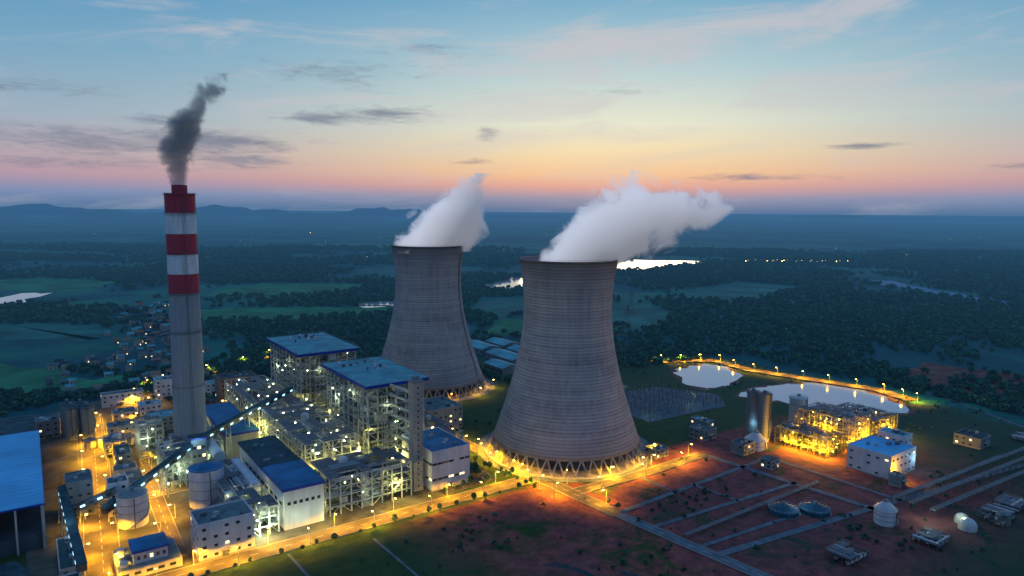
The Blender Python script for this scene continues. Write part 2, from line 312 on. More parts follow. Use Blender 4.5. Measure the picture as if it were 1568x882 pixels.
def cooling_tower(a,c,stairang):
    root=bpy.data.objects.new('cooling_tower',None); root.location=W(a,c,0); root.rotation_euler=(0,0,ANG); sc.collection.objects.link(root)
    def part(b,n,sm=False):
        o=bpy.data.objects.new(n,b.mesh(n,sm)); o.parent=root; sc.collection.objects.link(o)
    b=B(); zs=[10.5+141.5*i/60 for i in range(61)]
    pr=[(rr(z)-.9,z) for z in reversed(zs)]+[(rr(z),z) for z in zs]+[(rr(152)+.7,152),(rr(152)+.7,153),(rr(152)-.9,153),(rr(152)-.9,152)]
    b.lathe(0,0,pr,'tower',128); part(b,'shell',True)
    b=B(); n=44; r1=rr(10.5)-.4; r0=r1+4
    for i in range(n):
        t0=2*math.pi*i/n; dt=math.pi/n
        foot=(r0*math.cos(t0),r0*math.sin(t0),.6)
        for s in(-1,1):
            b.beam(foot,(r1*math.cos(t0+s*dt*.92),r1*math.sin(t0+s*dt*.92),10.9),1.0,'conc')
        b.lathe(foot[0],foot[1],[(1.4,0),(1.2,1.4),(0.1,1.4)],'conc',8)
    part(b,'support_legs')
    b=B(); b.lathe(0,0,[(r0+4,0),(r0+4,1.6),(r0+3.5,1.6),(r0+3.5,.8),(.1,.8)],'conc',96)
    b.lathe(0,0,[(r0+9,.55),(r0+4,.57)],'path',96); part(b,'basin')
    b=B(); b.lathe(0,0,[(r1-7,.85),(r1-7,12.5),(.1,12.5)],'cladd',64); b.lathe(0,0,[(rr(60)-1.2,60),(.1,60)],'cladd',64); part(b,'fill_pack_and_shade_disc')  # upper disc is an added dark sheet for the shade inside the shell
    b=B()
    for i in range(60):
        z0=10.5+141.5*i/60; z1=10.5+141.5*(i+1)/60
        for s in(-.011,.011):
            b.beam(((rr(z0)+.9)*math.cos(stairang+s),(rr(z0)+.9)*math.sin(stairang+s),z0),((rr(z1)+.9)*math.cos(stairang+s),(rr(z1)+.9)*math.sin(stairang+s),z1),.35,'steel')
        b.beam(((rr(z0)+.6)*math.cos(stairang),(rr(z0)+.6)*math.sin(stairang),z0),((rr(z1)+.6)*math.cos(stairang),(rr(z1)+.6)*math.sin(stairang),z1),.9,'steeld')
    for i in range(64):
        t0=2*math.pi*i/64; t1=2*math.pi*(i+1)/64; R0=rr(152)+.5
        b.beam((R0*math.cos(t0),R0*math.sin(t0),154.1),(R0*math.cos(t1),R0*math.sin(t1),154.1),.12,'steeld'); b.beam((R0*math.cos(t0),R0*math.sin(t0),153),(R0*math.cos(t0),R0*math.sin(t0),154.1),.12,'steeld')
    part(b,'access_ladder')
a,c=site(44,532); TN=(a,c); cooling_tower(a,c,math.radians(50-35.5))
a,c=site(-89,722); TF=(a,c); cooling_tower(a,c,math.radians(-18-35.5))
# ------------------------------------------------------------ chimney
def chimney():
    m=bpy.data.materials.new('chimney_paint'); m.use_nodes=True; t=m.node_tree; q=NG(t); b=t.nodes['Principled BSDF']; b.inputs['Roughness'].default_value=.75
    tcn=q.n('ShaderNodeTexCoord'); X,Y,Z=q.sep(tcn.outputs['Object']); r=(.34,.014,.04,1); wv=(.6,.63,.68,1); gy=(.23,.26,.3,1)
    c=q.ramp(q.m('DIVIDE',Z,210),[(0,gy),(128/210,r),(142/210,wv),(156.5/210,r),(171/210,wv),(185.5/210,r)],'CONSTANT')
    n=q.noise(q.comb(q.m('MULTIPLY',q.m('ARCTAN2',Y,X),6),0,q.m('MULTIPLY',Z,.05)),1,6,.7)
    c=q.mix(q.mr(n,.4,.8,0,.6),c,(.1,.1,.12,1)); rg=q.m('LESS_THAN',q.m('FRACT',q.m('DIVIDE',Z,3.0)),.07); c=q.mix(q.m('MULTIPLY',rg,.25),c,(.08,.08,.09,1))
    t.links.new(c,b.inputs['Base Color']); M['chim']=m
    b=B(); b.lathe(0,0,[(11.2,0),(10.3,120),(10.1,200),(9.5,200),(9.3,197),(.1,197)],'chim',64)
    b.lathe(0,0,[(5.2,197),(5.2,206),(4.5,206),(4.5,198),(.1,198)],'chim',32)
    for z in (60,100,128,157,185.5,199):
        b.lathe(0,0,[(10.4,z),(11.2,z),(11.2,z+.25),(10.4,z+.25)],'steeld',40); b.lathe(0,0,[(11.15,z+1.2),(11.25,z+1.2),(11.25,z+1.35),(11.15,z+1.35)],'steeld',40)
    for s in (-.5,.5): b.beam((s,-11.9,0),(s,-10.8,199),.2,'steeld')
    b.box(-14,14,-6,6,12,24,'clad'); b.box(-3,3,-12.3,-9,0,5,'steeld')
    a,c=site(-238,492); b.put('chimney',a,c)
chimney()
# ------------------------------------------------------------ buildings
def bld(name,a0,a1,c0,c1,h,wall='white',roof='roofgrey',fl=4,lit=.1,bay=4.5,winh=1.5,units=4,strip=False,base='conc',door=True):
    b=B(); w_=a1-a0; d=c1-c0
    b.box(0,w_,0,d,0,h,wall); b.box(-.12,w_+.12,-.12,d+.12,0,1.0,base)
    p=.35
    for (x0,x1,y0,y1) in ((-.15,w_+.15,-.15,p),(-.15,w_+.15,d-p,d+.15),(-.15,p,p,d-p),(w_-p,w_+.15,p,d-p)): b.box(x0,x1,y0,y1,h+.002,h+1.0,wall)
    b.box(p,w_-p,p,d-p,h+.004,h+.15,roof)
    fh=h/fl
    for k in range(fl):
        z0=k*fh+fh*.38
        if strip and k%2==0: continue
        for side in range(4):
            L_=w_ if side<2 else d; n=int(L_/bay)
            for i in range(n):
                if random.random()<.2: continue
                u=(i+.5)*L_/n; hw=bay*.2 if not strip else bay*.46; mm='winlit' if random.random()<lit*.6 else 'glass'
                if side==0: b.box(u-hw,u+hw,-.08,.05,z0,z0+winh,mm); b.box(u-hw-.15,u+hw+.15,-.2,.04,z0-.2,z0-.02,base)
                elif side==1: b.box(u-hw,u+hw,d-.05,d+.08,z0,z0+winh,mm)
                elif side==2: b.box(-.08,.05,u-hw,u+hw,z0,z0+winh,mm); b.box(-.2,.04,u-hw-.15,u+hw+.15,z0-.2,z0-.02,base)
                else: b.box(w_-.05,w_+.08,u-hw,u+hw,z0,z0+winh,mm)
    if door: b.box(w_*.4,w_*.4+3.5,-.14,.05,0.02,4,'steeld'); b.box(w_*.4-1,w_*.4+4.5,-2,-.1,4.2,4.5,base)
    for i in range(units):
        x=random.uniform(2,max(2.1,w_-5)); y=random.uniform(2,max(2.1,d-5)); s=random.uniform(1,2.4); b.box(x,x+s*1.5,y,y+s,h+.15,h+.15+random.uniform(.8,2.2),random.choice(['steel','clad','white','steeld']))
    return b.put(name,a0,c0)
def roof_deck(b,x0,x1,y0,y1,z,fas,top,th=2.6,ov=0,seam=6):
    b.box(x0,x1,y0,y1,z-th,z-.3,fas); b.box(x0+.3,x1-.3,y0+.3,y1-.3,z-.298,z,top)
    n=int((y1-y0)/seam)
    for i in range(n): yy=y0+(i+.5)*(y1-y0)/n; b.box(x0+.6,x1-.6,yy-.08,yy+.08,z+.002,z+.1,top)
def frame(b,w_,d,h,nx,ny,fh,wd=1.1,m='steel',inner=True,brace=.35,plat=.4,lampm='lampw',lamps=.12,core=None):
    xs=[w_*i/nx for i in range(nx+1)]; ys=[d*i/ny for i in range(ny+1)]; nf=int(h/fh)
    zs=[h*i/nf for i in range(nf+1)]
    for i,x in enumerate(xs):
        for j,y in enumerate(ys):
            per=i in(0,nx) or j in(0,ny)
            if not per and not inner: continue
            if not per and random.random()<.5: continue
            b.box(x-wd/2,x+wd/2,y-wd/2,y+wd/2,0,h,m)
    for z in zs[1:]:
        for j,y in enumerate(ys):
            if j in(0,ny) or random.random()<.4: b.box(0,w_,y-wd*.35,y+wd*.35,z-wd*.8,z-.01,m)
        for i,x in enumerate(xs):
            if i in(0,nx) or random.random()<.4: b.box(x-wd*.33,x+wd*.33,0,d,z-wd*.75,z-.02,m)
    for k in range(nf):
        z0=zs[k];z1=zs[k+1]
        for i in range(nx):
            for y in (0,d):
                r=random.random()
                if r<brace: b.beam((xs[i],y,z0),(xs[i+1],y,z1),wd*.45,m)
                elif r<brace*1.6: b.beam((xs[i],y,z1),(xs[i+1],y,z0),wd*.45,m)
        for j in range(ny):
            for x in (0,w_):
                r=random.random()
                if r<brace: b.beam((x,ys[j],z0),(x,ys[j+1],z1),wd*.45,m)
                elif r<brace*1.6: b.beam((x,ys[j],z1),(x,ys[j+1],z0),wd*.45,m)
        for i in range(nx):
            for j in range(ny):
                if random.random()<plat:
                    b.box(xs[i]+.1,xs[i+1]-.1,ys[j]+.1,ys[j+1]-.1,z1+.01,z1+.25,'steeld')
                    edge=(i in(0,nx-1) or j in(0,ny-1))
                    if edge:
                        yy=ys[j]+.15 if j<ny/2 else ys[j+1]-.15; b.box(xs[i],xs[i+1],yy-.05,yy+.05,z1+1.1,z1+1.25,'steel')
                        xx=xs[i]+.15 if i<nx/2 else xs[i+1]-.15; b.box(xx-.05,xx+.05,ys[j],ys[j+1],z1+1.1,z1+1.25,'steel')
                if random.random()<lamps:
                    x=random.choice([xs[i]+.9,xs[i+1]-.9]); y=random.choice([ys[j]+.9,ys[j+1]-.9]); b.box(x-.3,x+.3,y-.3,y+.3,z1-1.8,z1-1.3,lampm)
                if random.random()<.16:
                    s=random.uniform(.5,.9); x=xs[i]+1; y=ys[j]+1; W2=(xs[1]-xs[0])*s; D2=(ys[1]-ys[0])*s
                    b.box(x,x+W2,y,y+D2,z0+.3,z0+(z1-z0)*random.uniform(.4,.9),random.choice(['clad','clad','white','cream','cladd','tankg']))
def stairs(b,x,y,h,m='steel',s=3.2,l=6):
    z=0;k=0
    while z<h-3.5:
        if k%2==0: b.beam((x,y,z),(x+l,y,z+3.5),1.2,m,.3)
        else: b.beam((x+l,y+s/2,z),(x,y+s/2,z+3.5),1.2,m,.3)
        z+=3.5;k+=1
        b.box(x-1,x+l+1,y-.8,y+s,z,z+.2,m) if k%2 else None
    for (p,q_) in ((x-1,y-.8),(x+l+1,y-.8),(x-1,y+s),(x+l+1,y+s)): b.box(p-.2,p+.2,q_-.2,q_+.2,0,h,m)
def boiler(a0,c0,w_,d,h,roofm,seed):
    random.seed(seed); b=B()
    frame(b,w_,d,h-3.2,6,9,6.2,.9,'steel',True,.3,.42,'lampw',.15)
    b.box(w_*.2,w_*.62,d*.15,d*.8,14,h-8,'clad'); b.box(w_*.64,w_*.9,d*.22,d*.72,10,h-22,'cladd')
    for i in range(7): zz=18+i*6; b.box(w_*.2-.5,w_*.62+.5,d*.15-.5,d*.8+.5,zz,zz+.7,'steel')
    for i in range(5):
        yy=d*(.16+.15*i); b.tube((w_*.12,yy,4),(w_*.12,yy,h-12),1.1,'pipe'); b.tube((w_*.12,yy,h-12),(w_*.3,yy,h-7),1.1,'pipe')
    b.tube((-4,d*.3,16),(w_*.4,d*.3,16),2.6,'pipe',14); b.tube((-4,d*.62,16),(w_*.4,d*.62,16),2.6,'pipe',14)
    b.box(-9,6,d*.2,d*.75,16,27,'cream')
    stairs(b,w_*.25,-4.5,h-8); stairs(b,w_+.5,d*.3,h-8,l=5)
    roof_deck(b,-3,w_+3,-3,d+3,h,'bluef',roofm,2.4)
    for i in range(12):
        x=random.uniform(4,w_-6); y=random.uniform(d*.4,d-6); s=random.uniform(1.2,2.6); b.box(x,x+s,y,y+s,h+.3,h+random.uniform(1.2,3.6),random.choice(['clad','steeld','white']))
    for i in range(4): b.tube((w_*.7,d*(.5+.1*i),h),(w_*.7,d*(.5+.1*i),h+3.5),.7,'pipe')
    for yy in (-3,d+3): b.box(-3,w_+3,yy-.06,yy+.06,h+.9,h+1.0,'steel')
    for xx in (-3,w_+3): b.box(xx-.06,xx+.06,-3,d+3,h+.9,h+1.0,'steel')
    ob=b.put('boiler_house',a0,c0)
    for (x,y,z,k,p) in [(-3,d*.5,10,'y',1.8),(w_*.5,-3,12,'y',1.5),(w_*.1,d*.1,30,'y',.7),(w_*.75,-1.5,34,'w',.35),(w_*.3,-1.5,52,'w',.35),(-1.5,d*.75,44,'w',.5),(-1.5,d*.3,55,'w',.3),(w_*.9,d*.1,8,'y',.8)]:
        light(0,0,0,k,p,ob,(x,y,z))
    return ob
boiler(-100,106,44,80,67,'roofteal',3)
boiler(-105,236,50,86,67,'roofteal',5)
random.seed(11)
b=B(); b.box(0,7,0,7,0,75,'conc'); b.box(-.5,7.5,-.5,7.5,75.002,76.5,'clad'); b.box(2,5.5,2,5.5,76.504,79,'clad')
for k in range(18): b.box(3,4.2,-.1,.05,3+4*k,4.2+4*k,'glass'); b.box(-.05,7.05,-.05,7.05,4*k+1,4*k+1.25,'clad')
for k in range(9): b.beam((6,8,8+7.2*k),(2,40,8+7.2*k),1.2,'steel',1.5)
b.put('elevator_shaft',-86,64)
def proc(name,a0,a1,c0,c1,h,seed,nx,ny,fh=6,lk='y',nl=3,lp=1,lampm='lampy',m='steel',plat=.5,big=3,lamps=.22,tanks=2,wd=.8,pal=('cream','clad','white','clad','cladd'),tk='tankg'):
    random.seed(seed); b=B(); w_=a1-a0; d=c1-c0
    frame(b,w_,d,h,nx,ny,fh,wd,m,True,.3,plat,lampm,lamps)
    for i in range(big):
        x=random.uniform(0,w_*.6); y=random.uniform(0,d*.7); b.box(x,x+w_*random.uniform(.2,.4),y,y+d*random.uniform(.12,.3),random.uniform(0,3),h*random.uniform(.5,1.05),random.choice(pal))
    for i in range(tanks):
        x=random.uniform(.2*w_,.8*w_); y=random.uniform(.1*d,.9*d); r=random.uniform(1.6,3.2); hh=h*random.uniform(.6,1.15); b.lathe(x,y,[(r,0),(r,hh),(r*.6,hh+1.2),(.1,hh+1.6)],tk,20)
    for i in range(12):
        z=random.uniform(2,h); y=random.uniform(0,d)
        if i%2: b.tube((0,y,z),(w_,y,z),random.uniform(.3,.9),'pipe',8)
        else: x=random.uniform(0,w_); b.tube((x,0,z),(x,d,z),random.uniform(.3,.9),'pipe',8)
    ob=b.put(name,a0,c0)
    for i in range(nl):
        x=random.choice([-2,w_*random.random()]); y=d*(i+.5)/nl if x<0 else -2.5; light(0,0,0,lk,lp,ob,(x,y,random.uniform(5,h*.7)))
    return ob
proc('pipe_rack_structure',-146,-90,60,96,24,21,8,5,5,'y',4,1.5)
proc('coal_bunker_structure',-146,-108,104,205,33,22,6,14,5.5,'y',6,1.5,'lampw')
proc('coal_bunker_structure',-146,-110,215,330,30,23,6,14,5.5,'y',5,1.3,'lampw')
proc('turbine_deck_structure',-46,-26,100,215,22,26,3,10,6,'y',3,.7)
bld('turbine_hall',-76,-46,57,102,27,'white','roofblue',5,.5,4.2,1.4,8,True)
bld('control_building',-20,14,165,202,19,'cream','roofgrey',4,.3)
random.seed(31)
b=B(); b.box(0,24,0,102,6,24,'white'); b.box(0,24,0,30,.0,5.99,'white')
for i in range(9):
    for x in (0.5,23.5): b.box(x-.5,x+.5,32+i*8.5,33+i*8.5,0,6,'conc')
roof_deck(b,-1,25,-1,42,26,'bluef','roofblue',2,seam=3); roof_deck(b,-1,25,42.01,103,25.2,'cladd','roofdark',1.5)
for i in range(6): x=random.uniform(3,20);y=random.uniform(46,98); b.box(x,x+2,y,y+2,25.2,26.8,'clad')
for i in range(10): b.box(24,24.1,4+i*9.5,9+i*9.5,14,16,'winlit' if i%3==0 else 'glass'); b.box(-.1,0,4+i*9.5,9+i*9.5,14,16,'glass')
for i in range(6): b.box(2+i*3.6,4+i*3.6,-.1,.02,15,17,'glass')
for i in range(7): b.tube((24,8+i*14,12),(36,8+i*14,12),2.2,'pipe',14)
b.put('precipitator_building',-175,57)
b=B(); b.box(0,23,0,90,0,18,'cream'); roof_deck(b,-1,24,-1,91,20,'bluef','roofblue',2,seam=3)
for i in range(10):
    b.box(23,23.1,4+i*8.6,8+i*8.6,6,9,'winlit' if i%2 else 'glass'); b.box(-.1,0,4+i*8.6,8+i*8.6,6,9,'glass')
b.put('workshop_building',-175,198)
for (c0,sd) in ((58,41),(196,43)):
    proc('desulphurisation_plant',-200,-178,c0,c0+ (92 if c0<100 else 60),17,sd,4,11,4.5,'w',5,1.5,'lampw',plat=.35,big=5,tanks=5)
b=B()
for i in range(5): b.tube((0,i*11,3),(16,i*11,15),2.8,'tankg',16); b.tube((0,i*11,3),(0,i*11,0),2.8,'tankg',16)
b.box(15,20,-3,50,10,19,'white'); b.put('flue_duct',-199,95)
b=B(); b.tube((0,0,20),(0,42,20),4,'tankg',18); b.tube((0,42,20),(-8,52,20),4,'tankg',18)
for i in range(4): b.beam((-3,i*12,0),(0,i*12,18),.8,'steel'); b.beam((3,i*12,0),(0,i*12,18),.8,'steel')
b.put('flue_duct',-190,150)
bld('office_building',-224,-195,46,68,20,'white','roofgrey',4,.12,5,1.5,5)
def silo(name,a,c,r,h,roof='tankg',conic=2.5,rings=5,m='white'):
    b=B(); b.lathe(0,0,[(r,0),(r,h),(r+.4,h),(r+.4,h+.3)],m,40); b.lathe(0,0,[(r+.4,h+.3),(r*.3,h+conic),(.1,h+conic+.2)],roof,40)
    for i in range(rings): z=h*(i+1)/(rings+1); b.lathe(0,0,[(r,z),(r+.25,z),(r+.25,z+.25),(r,z+.25)],'clad',40)
    n=20
    for i in range(n):
        t0=2*math.pi*i/n;t1=2*math.pi*(i+1)/n; b.beam((r*math.cos(t0),r*math.sin(t0),h+1.4),(r*math.cos(t1),r*math.sin(t1),h+1.4),.12,'steel'); b.beam((r*math.cos(t0),r*math.sin(t0),h),(r*math.cos(t0),r*math.sin(t0),h+1.4),.12,'steel')
    for i in range(26):
        t0=i*.16-2.2; b.beam(((r+.7)*math.cos(t0),(r+.7)*math.sin(t0),h*i/26),((r+.7)*math.cos(t0+.16),(r+.7)*math.sin(t0+.16),h*(i+1)/26),.8,'clad',.2)
    b.beam((0,-r-.5,0),(0,-r-.5,h),.5,'steeld'); b.box(-1,1,-1,1,h+conic,h+conic+1.8,'clad')
    return b.put(name,a,c)
silo('storage_silo',-204,124,10.5,24,'roofblue',3,3); silo('storage_silo',-247,118,8.3,19,'clad',2,3)
for d in ((-268,318),(-261,326),(-257,312),(-270,332)): silo('ash_silo',d[0],d[1],5,26,'roofdark',3,3,'clad')
silo('storage_silo',257,-4,7.5,28,'tankg',1.5,4,'tankg')
silo('storage_tower',197,-10,5,42,'cladd',1,6,'clad'); silo('storage_tower',209,-4,4.5,38,'cladd',1,6,'clad'); silo('storage_tower',202,4,5,40,'cladd',1,6,'clad')
silo('domed_tank',182,-14,8.5,7,'tankg',6,1); silo('domed_tank',132,-141,6.2,9,'tankg',4.5,2)
silo('low_tank',93,-97,9,2.5,'tankb',3,0,'tankb'); silo('low_tank',110,-108,9,2.5,'tankb',3,0,'tankb')
for i in range(4): silo('round_tank',-258+i*9,283-i*2,4,7,'clad',1,1,'cream')
b=B(); roof_deck(b,-100,0,0,152,27,'bluef','rooflight',1.2,seam=6); roof_deck(b,-100,-2,154,205,26,'cladd','roofdark',1.5,seam=9)
for i in range(13):
    b.box(-1.6,-.4,2+i*12.2,3.2+i*12.2,0,25.7,'conc'); b.box(-99,-98,2+i*12.2,3.2+i*12.2,0,25.7,'conc')
    b.beam((-1,2+i*12.2,14),(-1,14+i*12.2,24),.5,'steel')
for i in range(9): b.box(-2-i*12,-1-i*12,.5,1.5,0,25.7,'conc')
b.box(-99,-1.8,3,150,0,9,'cladd'); b.put('coal_storage_shed',-290,110)
b=B(); 
for i in range(40): 
    x=random.uniform(0,50);y=random.uniform(0,30);r=random.uniform(4,9); b.lathe(x,y,[(r,0),(r*.5,r*.5),(.1,r*.7)],'roofdark',12)
b.put('coal_heap',-352,62)
bld('storage_building',-279,-265,146,166,22,'clad','roofgrey',4,.1); bld('storage_building',-258,-247,134,146,21,'white','roofgrey',4,.1)
b=B(); b.box(0,30,0,28,0,5,'cream'); b.box(.6,29.4,.6,27.4,5.002,5.3,'roofgrey'); b.box(8,24,5,20,5.3,11,'white'); roof_deck(b,7,25,4,21,12.4,'bluef','roofblue',1.2,seam=3)
for i in range(5): b.box(9.5+i*3,11+i*3,4.9,5.02,7,9,'winlit' if i==2 else 'glass'); b.box(2+i*5.5,5+i*5.5,-.08,.05,1.8,3.4,'glass')
for i in range(3): b.lathe(3.5,6+i*8,[(2,5.3),(2,7.5),(.1,8.2)],'tankg',16)
b.put('pump_house',-262,48)
for (a0,a1,c0,c1,h,wl,rf,fl,lt) in [(-244,-222,300,316,9,'cream','roofgrey',2,.2),(-214,-190,300,322,11,'clad','roofteal',3,.1),(-240,-205,402,414,12,'white','roofgrey',3,.15),(-194,-176,402,418,20,'white','roofteal',5,.15),(-146,-112,348,372,26,'brick','roofdark',6,.1),(-214,-196,355,372,9,'white','roofteal',2,.2),(-236,-218,345,362,8,'cream','roofgrey',2,.2),(-160,-120,395,408,12,'white','roofteal',3,.2),(-100,-70,350,366,14,'cream','roofdark',3,.2),(-292,-276,330,352,14,'clad','roofgrey',3,.1),(-250,-236,188,200,10,'cream','roofgrey',2,.3),(-246,-236,215,240,12,'clad','roofdark',3,.1),(-286,-276,60,100,8,'cream','roofdark',2,.2),(-222,-210,180,198,9,'clad','roofgrey',2,.1),(-300,-278,45,56,7,'white','roofdark',2,.1),(-180,-160,360,378,9,'cream','roofgrey',2,.2)]:
    random.seed(int(a0*7+c0)); bld('plant_building',a0,a1,c0,c1,h,wl,rf,fl,lt)
proc('steel_tower_structure',-230,-214,222,246,30,51,3,5,5,'w',2,.5,'lampw'); proc('process_structure',-222,-206,160,200,24,52,4,7,5,'w',3,.7,'lampw'); proc('process_structure',-250,-236,250,275,12,53,3,4,4,'o',2,.6)
proc('process_structure',-250,-235,160,184,10,54,3,4,4,'w',1,.4); proc('process_structure',-196,-180,262,300,14,55,3,7,5,'y',2,.9)
def gallery(p,q_,wd=4.2,h=3.6,name='conveyor_gallery',lit=True):
    b=B(); P0=Vector(p);Q=Vector(q_); d=Q-P0; n=int(d.length/5); u=d.normalized(); s=Vector((-u.y,u.x,0)).normalized()
    b.beam(P0,Q,wd,'cladd',h); b.beam(P0+Vector((0,0,h/2+.25)),Q+Vector((0,0,h/2+.25)),wd+.4,'roofdark',.4)
    for i in range(n):
        t0=P0+d*((i+.2)/n); t1=P0+d*((i+.75)/n)
        for sg in(-1,1): b.beam(t0+s*sg*(wd/2+.06),t1+s*sg*(wd/2+.06),.12,'wincold' if lit and i%2 else 'glass',1.2)
        if i%4==1:
            for sg in(-1,1): b.beam((t0.x+s.x*sg*3,t0.y+s.y*sg*3,0),(t0.x+s.x*sg*1.8,t0.y+s.y*sg*1.8,t0.z-h/2),.6,'steel')
            for zz in range(4,int(t0.z-2),5): b.beam((t0.x-s.x*2.6,t0.y-s.y*2.6,zz),(t0.x+s.x*2.6,t0.y+s.y*2.6,zz+4),.3,'steel')
    ob=b.put(name,0,0); mid=P0+d*.5
    light(0,0,0,'b',.45,ob,(mid.x-s.x*5,mid.y-s.y*5-2,mid.z+5)); return ob
gallery((-262,122,10),(-214,158,24)); gallery((-196,178,26),(-112,240,36)); gallery((-281,150,19),(-277,45,14)); gallery((-214,158,24),(-196,178,26)); gallery((-277,140,8),(-255,128,19))
b=B(); b.box(0,10,0,10,0,30,'clad'); roof_deck(b,-.6,10.6,-.6,10.6,31,'bluef','roofdark',1.2)
for i in range(4):
    for k in range(3): b.box(1+k*3,3+k*3,-.08,.02,5+i*6,7+i*6,'winlit' if (i+k)%4==0 else 'glass'); b.box(-.08,.02,1+k*3,3+k*3,5+i*6,7+i*6,'glass')
b.put('transfer_tower',-205,166)
# right-hand works
PL=('steeld','cladd','steeld','clad')
for (a0,a1,h,sd,nx) in ((205,232,15,61,6),(238,270,25,62,7),(276,318,17,63,8)): proc('lit_process_plant',a0,a1,-60,-16,h,sd,nx,9,3.8,'o',6,2.2,'lampo','steeld' if sd!=62 else 'conc',.45,4,.14,4,.55,PL,'conc')
random.seed(70)
bld('white_works_building',203,240,-110,-78,17,'white','rooflight',3,.1,6,1.2); bld('white_works_building',243,256,-100,-80,21,'white','roofteal',3,.1)
for (a0,a1,c0,c1,h) in [(158,172,-20,-8,8),(150,160,-50,-40,6),(196,204,-120,-112,7),(160,176,20,36,8),(96,110,14,26,6),(176,186,30,48,10),(330,350,-120,-100,8)]: bld('works_building',a0,a1,c0,c1,h,'clad',random.choice(['roofgrey','roofteal','roofdark']),2,.25)
for k,(cc) in enumerate((-133,-143,-156)):
    b=B(); L_=190
    for i in range(20):
        for s in (0,3.5): b.box(i*10-.2,i*10+.2,s-.2,s+.2,0,5,'steeld')
        b.box(i*10-.2,i*10+.2,0,3.5,4.6,5,'steel')
    for s in (.3,1.2,2.1,3.1): b.tube((0,s,5.3),(L_,s,5.3),.25,'clad',6)
    b.put('pipe_rack',165,cc,0,rot=math.radians(-4))
b=B()
for i in range(24):
    for s in (0,3.2): b.box(i*6-.2,i*6+.2,s-.2,s+.2,0,2.2,'steeld')
for s in (.3,1.4,2.6): b.tube((0,s,2.4),(140,s,2.4),.28,'clad',6)
b.put('pipe_rack',14,-86); 
for (a_,c_,sd) in ((120,-168,1),(184,-178,3),(60,-150,6),(215,-176,5),(290,-172,9),(330,-168,10),(380,-130,13)):
    proc('process_unit',a_,a_+18,c_-8,c_+6,3+sd%4,80+sd,4,3,2.6,'w',0,1,'lampw',m='steeld',lamps=.02,pal=PL,tk='clad',wd=.45)
light(154,-156,9,'w',.8); light(165,-170,8,'w',.3); light(238,-114,10,'b',.5); light(205,-114,8,'o',1.4); light(100,-103,9,'b',.25); light(196,-2,14,'b',.4)
for (a_,c_,r) in ((165,-174,5),(172,-168,4)):
    b=B(); b.lathe(0,0,[(r,0),(r,2)]+[(r*math.cos(t*.26),2+r*math.sin(t*.26)) for t in range(1,6)]+[(.1,2+r)],'tankg',24); b.put('dome_tank',a_,c_,0,True)
# switchyard
random.seed(90)
b=B()
for i in range(6):
    for j in range(7):
        x=i*19+random.uniform(-1,1);y=j*12
        b.beam((x,y,0),(x+.6,y,10),.25,'steeld'); b.beam((x+1.6,y,0),(x+.9,y,10),.25,'steeld')
        if j<6: b.box(x+.6,x+.9,y,y+12,9.8,10.2,'steeld')
        if i<5:
            for k in range(3): b.beam((x+1,y+2+k*3,9.6),(x+19,y+2+k*3,9),.06,'steeld')
        for k in range(3): b.lathe(x+6+k*4,y+4,[(.5,0),(.5,1.6),(.2,1.6),(.2,3.6),(.35,3.6),(.35,4),(.1,4)],random.choice(['steeld','brick','clad']),8)
for j in range(4): b.box(4+j*16,12+j*16,87,95,0,4,'clad')
b.put('switchyard_gantries',165,86)
for (x,y) in ((175,95),(240,100),(185,150)): light(x,y,8,'w',.28)
for (a0,a1,c0,c1) in ((185,215,330,390),(222,250,335,395),(190,220,405,460),(228,256,410,455),(150,175,300,340)):
    b=B(); w_=a1-a0;d=c1-c0; b.box(0,w_,0,d,0,8,'clad'); b.poly([(-.6,-.6,8),(w_/2,-.6,11.5),(w_/2,d+.6,11.5),(-.6,d+.6,8)],'roofteal'); b.poly([(w_/2,-.6,11.5),(w_+.6,-.6,8),(w_+.6,d+.6,8),(w_/2,d+.6,11.5)],'roofteal'); b.poly([(0,0,8),(w_,0,8),(w_/2,0,11.4)],'clad')
    for i in range(6): b.box(-.08,0.02,3+i*d/6.5,6+i*d/6.5,3,5,'glass')
    b.put('warehouse',a0,c0)
# ------------------------------------------------------------ street lamps
random.seed(5)
b=B(); b.lathe(0,0,[(.22,0),(.12,9),(.01,9)],'steel',8); b.beam((0,0,8.9),(2.6,0,9.5),.16,'steel'); b.box(2.2,3.6,-.35,.35,9.55,9.7,'steel'); b.box(2.25,3.55,-.33,.33,9.1,9.548,'lampo'); b.lathe(0,0,[(.5,0),(.5,.5),(.1,.5)],'conc',8)
LM=b.mesh('street_lamp')
def lamp(a,c,rot,kind='o',p=1.0):
    ob=bpy.data.objects.new('street_lamp',LM); ob.location=W(a,c,0); ob.rotation_euler=(0,0,ANG+rot); sc.collection.objects.link(ob)
    light(0,0,0,kind,p,ob,(2.9,0,8.95),spot=True)
hp=math.pi/2
for i in range(16): lamp(-305+i*19.5,31 if i%2 else 45.5,hp if i%2 else -hp)
for c_ in (142,120,98,76,54,20,4): lamp(-13,c_,0)
lamp(10,-22,math.pi,'o',.8)
for i in range(6): lamp(20+i*21,7 if i%2 else -7,-hp if i%2 else hp)
for i in range(16): lamp(-276+i*.9 if i%2 else -258+i*.9,62+i*21,0 if i%2 else math.pi,'o',1.2)
for p in ((-236,90),(-225,112),(-236,134),(-225,158),(-236,182),(-225,206),(-226,228),(-225,262),(-232,285),(-223,308),(-222,335),(-200,385),(-218,400),(-213,430),(-197,462),(-180,476),(-150,490),(-125,500),(-85,522),(-40,548),(10,566)): lamp(p[0],p[1],random.choice([0,math.pi]),'o',1.0)
for p in ((-150,335),(-110,337),(-70,333),(-40,300),(-25,250),(-15,215),(-20,170)): lamp(p[0],p[1],0,'o',.8)
